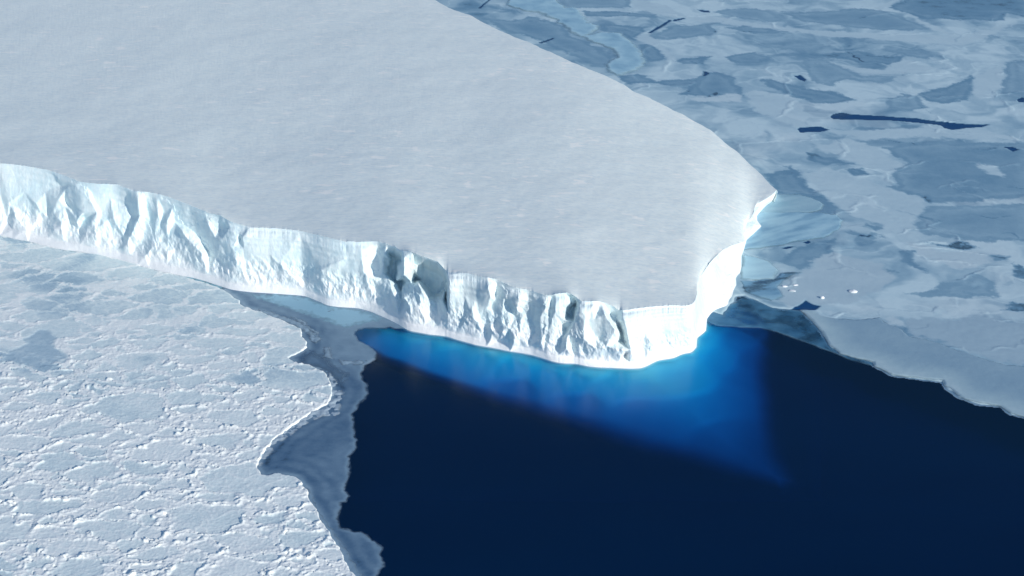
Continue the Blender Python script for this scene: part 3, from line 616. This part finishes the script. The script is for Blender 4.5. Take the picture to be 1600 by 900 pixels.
floe('blue white slab with scratched streaks beside the low snowy tip of the shelf', M_CYAN, zC([(-60,350),(350,348),(470,365),(512,395),(490,450),(400,497),(250,518),(100,552),(-90,570)]), 0.78, 0.35, streaky(.52, .3, .55, 7, 6), 54, warp=0.9, soft=0.7)
floe('pale turquoise slab touching the bright right wall of the shelf', M_CYAN, zC([(-70,600),(0,612),(80,638),(132,690),(108,738),(0,745),(-90,740)]), 0.8, 0.35, streaky(.85, .12, .2, 7, 7), 55, warp=0.8, soft=1.2)
floe('blue grey slab between the turquoise slab and the blue water at the shelf foot', M_CYAN, zC([(-90,748),(0,748),(110,742),(150,705),(260,700),(170,740),(130,790),(160,840),(100,868),(30,850),(-60,810)]), 0.7, 0.3, streaky(.30, .22, .3, 7, 8), 56, warp=0.8, soft=0.9)
# grease ice over the blue water
GR = [(1102,500),(1106,492),(1116,485),(1134,479),(1146,474),(1160,464),(1182,469),(1207,481),(1234,484),(1252,486),(1268,502),(1284,518),(1294,538),(1315,552),(1341,559),(1366,567),(1366,573),(1330,562),(1290,546),(1250,531),(1215,519),(1185,512),(1150,511),(1120,508)]
def gcov(X, Y, A, B, d):
    return np.clip(.40 + .2 * fbm(X, Y, 7, 4, 44) - .2 * np.exp(-((A - 1268) / 30) ** 2 - ((B - 512) / 22) ** 2) + .35 * sstep(1.5, 0, d), 0, 1)
M_GREASE = m_sea_ice('blue_grease_ice', (0.03, 0.14, 0.26), (0.09, 0.26, 0.41), (0.30, 0.50, 0.60), var=0.22)
gr = sheet('grease_ice', M_GREASE, GR, 0.06, 0.04, 0.4, step=(1.5, 0.9), warp=0.6, soft=0.8, tonefn=gcov, seed=61)
me = gr.data; n = len(me.vertices)
co = np.empty(n * 3, np.float32); me.vertices.foreach_get('co', co); co = co.reshape(-1, 3)
cv = np.empty(n, np.float32); me.attributes['cover'].data.foreach_get('value', cv)
pxg, pyg = pix(co[:, 0].astype(float), co[:, 1].astype(float), co[:, 2].astype(float))
fac = np.clip(.68 + .5 * fbm(co[:, 0] * .8, co[:, 1], 9, 4, 45) - .45 * np.exp(-((pxg - 1165) / 22) ** 2 - ((pyg - 490) / 16) ** 2) - .25 * np.exp(-((pxg - 1268) / 22) ** 2 - ((pyg - 508) / 20) ** 2) + .3 * np.exp(-((pxg - 1120) / 18) ** 2), .08, .95)
me.attributes['cover'].data.foreach_set('value', (cv * fac).astype(np.float32))
tag(gr, kind='structure')

# ---------------------------------------------------------------- young grey ice left of the open water
OUT = [(352,450),(400,456),(440,457),(476,460),(492,465),(514,475),(560,480),(582,486),(612,499),(640,515),(610,512),(585,512),(560,514),(553,520),(560,532),(578,541),(588,552),(585,562),(570,572),(563,585),(566,595),(574,603),(575,615),(570,625),(556,634),(556,640),(551,647),(550,655),(553,660),(552,672),(554,685),(556,699),(551,707),(544,714),(546,730),(545,745),(539,755),(538,763),(545,775),(541,783),(532,785),(532,795),(528,802),(525,812),(531,826),(545,828),(563,832),(575,838),(586,848),(597,857),(594,868),(599,885),(593,892),(588,900),(592,930),(580,960),(600,1050),(500,1050),(450,900),(300,700),(300,460)]
PACK = [(-300,316),(-160,339),(-80,351),(0,368.5),(15,373),(60,382),(100,392),(150,397.5),(200,410),(250,424.5),(290,433),(330,445.5),(352,455),(372,469),(383,480),(394,484),(410,489),(439,500),(459,509),(470,515),(472,527),(480,535),(481,544),(465,553),(451,560),(465,568),(483,571),(501,579),(512,586),(517,600),(519,612),(516,628),(487,647),(453,669),(427,690),(408,711),(402,730),(410,744),(434,741),(461,745),(480,764),(484,783),(502,813),(529,855),(555,900),(590,960),(630,1060),(-300,1060)]
WP = wpoly(PACK)
def ytone(X, Y, A, B, d):
    dp = -sdf(X, Y, WP)                                   # metres out from the old pack edge
    ph = dp + 1.6 * fbm(X, Y, 12, 4, 91)
    band = 0.10 * np.sin(ph * 1.15) * np.exp(-np.clip(dp, 0, 99) / 9)
    v = 0.27 + band + 0.10 * fbm(X * .8, Y, 22, 4, 92) + 0.06 * fbm(X, Y * 1.2, 5, 3, 93)
    v += 0.20 * sstep(2.6, 0.0, d) * (B > 560) + .22 * sstep(2.4, .4, dp) 
    v += 0.16 * sstep(470, 540, A) * sstep(600, 560, B)
    v -= 0.07 * np.exp(-((A - 432) / 22) ** 2 - ((B - 712) / 22) ** 2)
    v += 0.12 * sstep(520, 480, B)
    return np.clip(v, 0, 1)
yi = sheet('young_ice', M_YOUNG, OUT, 0.10, 0.08, 0.5, step=(1.3, 0.8), warp=0.9, wsize=5, soft=0.7, tonefn=ytone, seed=81, clip=(330, 440, 660, 1000))
tag(yi, kind='structure')
def part_sheet(name, outline, z, tone, seed, parent, mat=M_YOUNG, **kw):
    return sheet(name, mat, outline, z, kw.pop('thick', .12), .5, step=(1.3, .8), warp=kw.pop('warp', .7), wsize=4, soft=kw.pop('soft', .8), tone=tone, parent=parent, seed=seed, relief=kw.pop('relief', .1), **kw)
part_sheet('blue_ice_sheet', [(385,460),(440,459),(478,463),(492,468),(514,478),(560,483),(583,490),(600,500),(560,508),(540,515),(500,500),(460,487),(420,474)], .13, .42, 901, yi, M_CYAN, soft=3.5, warp=2.0, relief=0)
part_sheet('slush_lobe', [(512,584),(522,592),(530,600),(534,615),(533,630),(529,648),(518,652),(505,650),(490,658),(470,668),(452,682),(435,692),(425,705),(405,730),(398,720),(420,690),(480,640),(515,625)], .2, .9, 902, yi, relief=.5)
part_sheet('slush_lobe', [(482,764),(490,775),(494,792),(510,815),(540,860),(566,902),(580,940),(560,930),(500,815),(478,785)], .2, .55, 903, yi)
for k, p in enumerate([[(404,484),(425,489),(450,497),(470,505),(485,517),(492,524),(482,522),(464,511),(440,502),(415,494)], [(455,497),(470,499),(482,510),(497,520),(496,524),(480,514),(466,503)], [(481,520),(495,519),(500,531),(494,537),(486,531)],
                       [(505,544),(516,543),(517,556),(522,561),(509,560),(502,557),(510,552)], [(530,563),(552,566),(572,564),(560,570),(535,569)]]):
    part_sheet('brash_ridge', p, .32, .62, 910 + k, yi, warp=1.0, relief=.35)
part_sheet('dark_ice_patch', [(470,570),(484,550),(505,560),(520,575),(540,585),(530,600),(515,582),(495,573)], .24, .27, 920, yi, soft=3)

# ---------------------------------------------------------------- old pack ice, lower left: one relief, its floes cut out as parts
rng = np.random.default_rng(7)
xs = np.arange(-150, 600, 1.25); ys = np.concatenate([np.arange(355, 560, 0.95), np.arange(560, 985, 1.1)])
A, B = np.meshgrid(xs, ys); X, Y = ground(A, B)
keepm = sdf(X, Y, WP) > -3
# floe seeds
pts = []
while len(pts) < 900:
    px, py = rng.uniform(-170, 600), rng.uniform(350, 990)
    gx0, gy0 = ground(px, py); r = rng.choice([2.8, 4.2, 6.4, 9.5], p=[.34, .33, .22, .11]) * (1.35 if py < 520 else 1.0)
    if sdf(np.array([gx0]), np.array([gy0]), WP)[0] < r * .45: 
        if rng.random() < .9: continue
    ok = all(((gx0 - q[0]) / 1.7) ** 2 + (gy0 - q[1]) ** 2 > (0.72 * (r + q[2])) ** 2 for q in pts)
    if ok: pts.append((float(gx0), float(gy0), r))
    elif rng.random() < 0.002: break
P_ = np.array(pts)
wx = X + 3.0 * fbm(X, Y, 22, 3, 499) + 1.9 * fbm(X, Y, 7, 3, 501) + .9 * fbm(X, Y, 3, 3, 507); wy = Y + 3.4 * fbm(X, Y, 26, 3, 498) + 1.9 * fbm(X, Y, 7, 3, 502) + .9 * fbm(X, Y, 3, 3, 508)
F1 = np.full(X.shape, 1e9); F2 = F1.copy(); ID = np.zeros(X.shape, int)
for k, (qx, qy, r) in enumerate(P_):
    m = (np.abs(X - qx) < 34) & (np.abs(Y - qy) < 30)
    ca = 0.25 * math.sin(k * 3.1)
    ux_ = (wx[m] - qx) + ca * (wy[m] - qy); uy_ = wy[m] - qy
    dd = np.sqrt((ux_ / 1.85) ** 2 + uy_ ** 2) - r
    f1 = F1[m]; f2 = F2[m]; i1 = ID[m]
    nw = dd < f1
    f2n = np.where(nw, f1, np.minimum(f2, dd)); f1n = np.where(nw, dd, f1); i1 = np.where(nw, k, i1)
    F1[m] = f1n; F2[m] = f2n; ID[m] = i1
gap = np.minimum((F2 - F1) * .5, -F1 + 2.4)           # metres inside the floe from its border
d = sdf(X + .8 * fbm(X, Y, 5, 3, 511), Y + .9 * fbm(X, Y, 5, 3, 512), WP)
rough = 0.35 + 0.65 * sstep(470, 660, B)                # the ice gets more broken towards the viewer
thr = 0.55 + 0.75 * fbm(X, Y, 14, 3, 520) + .5 * np.array([rng.uniform(-.6, 1) ** 3 for _q in range(len(P_))])[ID]
inside = gap > thr
rubble = 1 - sstep(-.2, .9, gap - thr)
bl = ridged(X, Y, 1.9, 3, 530); bl2 = fbm(X, Y * 1.1, 3.2, 3, 531)
lip = np.exp(-((gap - thr) / .4) ** 2) * np.clip(.55 + 1.3 * fbm(X, Y, 9, 2, 588), 0, 1.2)
wbx = X + 1.2 * fbm(X, Y, 5, 2, 581); wby = Y + 1.2 * fbm(X, Y, 5, 2, 582)
web = np.maximum(1 - sstep(.0, .13, np.abs(gnoise(wbx / 10, wby / 6, 583))), .85 * (1 - sstep(0, .16, np.abs(gnoise(wbx / 3.9, wby / 2.5, 584)))))
web = web * (.4 + .6 * rubble)
lumps = np.clip(bl, 0, 1) * sstep(-.1, .5, fbm(X, Y, 16, 3, 585))
zz = 0.55 + rough * (.26 * web * (.7 + .6 * fbm(X, Y, 2, 2, 586)) + rubble * (0.30 * lumps + 0.12 * bl2 + .1) + 0.55 * lip * np.clip(0.5 + 1.3 * fbm(X, Y, 4, 2, 540), 0, 2)) + 0.05 * fbm(X, Y, 5, 3, 533) + 0.12 * fbm(X, Y, 15, 2, 532)
zz = zz + .05 * rough * fbm(X, Y, 1.2, 2, 560)
cell = np.array([rng.uniform(-1, 1) for _q in range(len(P_))])
wet = sstep(.15, .6, fbm(X * .8, Y * 1.1, 40, 3, 550)) * (1 - .6 * sstep(560, 640, B))
tone = 0.73 + .11 * sstep(480, 680, B) + 0.09 * cell[ID] * inside - 0.20 * inside + .08 * rubble * rough + .34 * lip * (.5 + .5 * rough) + .36 * web - .28 * wet - .03 * sstep(560, 400, B)
pits = (fbm(X, Y, 2.4, 2, 570) > .62) & (rubble > .5) & (B > 560)
tone = tone - .3 * pits; zz = zz - .35 * pits
PD = [[(7,556),(20,547),(45,538),(32,532),(50,524),(62,514),(75,516),(88,528),(84,540),(95,548),(108,562),(90,564),(80,575),(55,575),(30,568),(10,563)], [(30,476),(60,470),(90,472),(120,470),(145,478),(140,492),(110,490),(95,502),(70,500),(50,488)], [(222,484),(240,474),(270,476),(290,490),(275,500),(245,502),(226,498)],
      [(55,436),(85,432),(88,448),(60,456),(20,462),(-20,460),(-10,446)], [(190,592),(215,578),(260,588),(265,600),(225,606),(195,606)], [(100,435),(130,430),(175,432),(190,440),(150,444),(110,442)], [(318,547),(348,545),(356,556),(322,560)]]
for k, p in enumerate(PD):
    q = sdf(X + 1.5 * fbm(X, Y, 8, 4, 600 + k), Y + 2 * fbm(X, Y, 8, 4, 620 + k), wpoly(p))
    e = sstep(-1.2, 1.6, q) * (.85 if k == 0 else .42)
    zz = zz * (1 - e * .7) + .28 * e * .7; tone = tone * (1 - e) + (.24 if k == 0 else .3) * e
    inside = inside & (q < 0)
tone = tone + .18 * sstep(1.6, .3, d)
# fade to a thin edge that dips under the water
zz = zz * sstep(-.15, .55, d) + (-.35) * (1 - sstep(-.5, .3, d))
nr, nc = X.shape
q = grid_quads(nr, nc); dm = d.ravel(); q = q[dm[q].max(1) > -1.2]
V3 = np.stack([X, Y, zz], -1).reshape(-1, 3)
idq = ID.ravel()[q]; insq = inside.ravel()[q].all(1) & (idq == idq[:, :1]).all(1) & (dm[q].min(1) > 0.3)
cells, cnt = np.unique(idq[insq, 0], return_counts=True)
# size as seen: keep the 290 that show largest
big = cells[np.argsort(-cnt)][:290]; big = set(int(c) for c, n0 in zip(cells, cnt) if c in big and n0 > 25)
lab = np.where(insq & np.isin(idq[:, 0], list(big)), idq[:, 0], -1)
at = {'tone': np.clip(tone, 0, 1)}
pk = mesh_from('pack_ice', V3, q[lab < 0], M_PACK, None, at, True); tag(pk, kind='structure')
order = np.argsort(lab, kind='stable'); ls = lab[order]; qs_ = q[order]
st = np.searchsorted(ls, sorted(big)); en = np.searchsorted(ls, sorted(big), side='right')
for k, a_, b_ in zip(sorted(big), st, en):
    mesh_from('ice_floe', V3, qs_[a_:b_], M_PACK, pk, at, True)

# the sharply rounded floe at the pack edge
# ---------------------------------------------------------------- small bright pieces of ice on the pale sea ice by the dark notch
def chunk(px, py, wpx, hpx, seed, label):
    r = np.random.default_rng(seed); X0, Y0 = ground(px, py + hpx * .5, .35); sl = HC / math.sin(math.atan2(HC, Y0)); m = sl / FPX
    import bmesh
    bm = bmesh.new(); bmesh.ops.create_icosphere(bm, subdivisions=2, radius=1)
    ax = [Vector(r.normal(size=3)).normalized() for _ in range(9)]; cut = r.uniform(.62, .9, 9)
    for v in bm.verts:
        for a, c in zip(ax, cut):
            e = v.co.dot(a)
            if e > c: v.co -= a * (e - c)
        v.co += Vector(r.normal(size=3)) * .02
        v.co = Vector((v.co.x * wpx * m * .5, v.co.y * wpx * m * .34, (v.co.z + .3) * hpx * m * .62))
    me = bpy.data.meshes.new('ice_chunk'); bm.to_mesh(me); bm.free(); me.materials.append(M_CLIFF)
    at_ = me.attributes.new('fresh', 'FLOAT', 'POINT'); at_.data.foreach_set('value', [1.0] * len(me.vertices))
    o = bpy.data.objects.new('ice_chunk', me); o.location = (float(X0), float(Y0), .42); link(o)
    tag(o, label, 'ice chunk', 'small ice chunks on the pale sea ice by the dark notch')
CH = [(1333,454,14,4,'largest white ice chunk, a long block above the smooth grey floe'), (1285,464,7,4,'second largest white chunk, just above the dark notch in the ice edge'),
 (1226,447,10,2,'long sliver forming the left point of the pale ice tongue'), (1243,445,9,1.5,'low sliver in the upper row along the tongue of pale ice'), (1238,454,11,1.5,'low sliver in the lower row along the tongue of pale ice')]
for k, (a, b_, c, e, l_) in enumerate(CH): chunk(a, b_, c, e, 70 + k, l_)

# ---------------------------------------------------------------- sea ice out to the horizon
def far_sheet(name, x0, x1, y0, y1, z, nx, ny):
    X, Y = np.meshgrid(np.linspace(x0, x1, nx), np.linspace(y0, y1, ny))
    tn = np.clip(.58 + .3 * fbm(X, Y, 300, 4, 3) + .15 * fbm(X, Y, 90, 3, 4), 0, 1)
    return mesh_from(name, np.stack([X, Y, z + 0 * X], -1), grid_quads(ny, nx), M_SEA, None, {'tone': tn, 'cover': 1 + 0 * X}, True)
tag(far_sheet('distant_sea_ice', -14000, 14000, 1330, 28000, 0.12, 300, 280), kind='structure')
tag(far_sheet('offshore_sea_ice', 560, 12000, 430, 1325, 0.10, 200, 60), kind='structure')

# ice going on outside the picture
def coarse_tone(X, Y, A, B, d): return np.clip(.58 + .25 * fbm(X, Y, 80, 4, 3) + .12 * fbm(X, Y, 25, 3, 4), 0, 1)
tag(sheet('offshore_sea_ice', M_SEA, [(1752,-80),(3600,-80),(3600,1500),(2600,1150),(2000,830),(1900,772),(1700,690),(1745,650)], .2, .2, .5, step=(9, 6), tonefn=coarse_tone, seed=5), kind='structure')
tag(sheet('offshore_pack_ice', M_PACK, [(-142,352),(-900,262),(-1500,210),(-1500,1400),(900,1400),(640,1060),(608,978),(-142,978)], .42, .4, .5, step=(7, 5), tonefn=lambda X, Y, A, B, d: np.clip(.68 + .2 * fbm(X, Y, 9, 4, 6), 0, 1), relief=.3, seed=6), kind='structure')
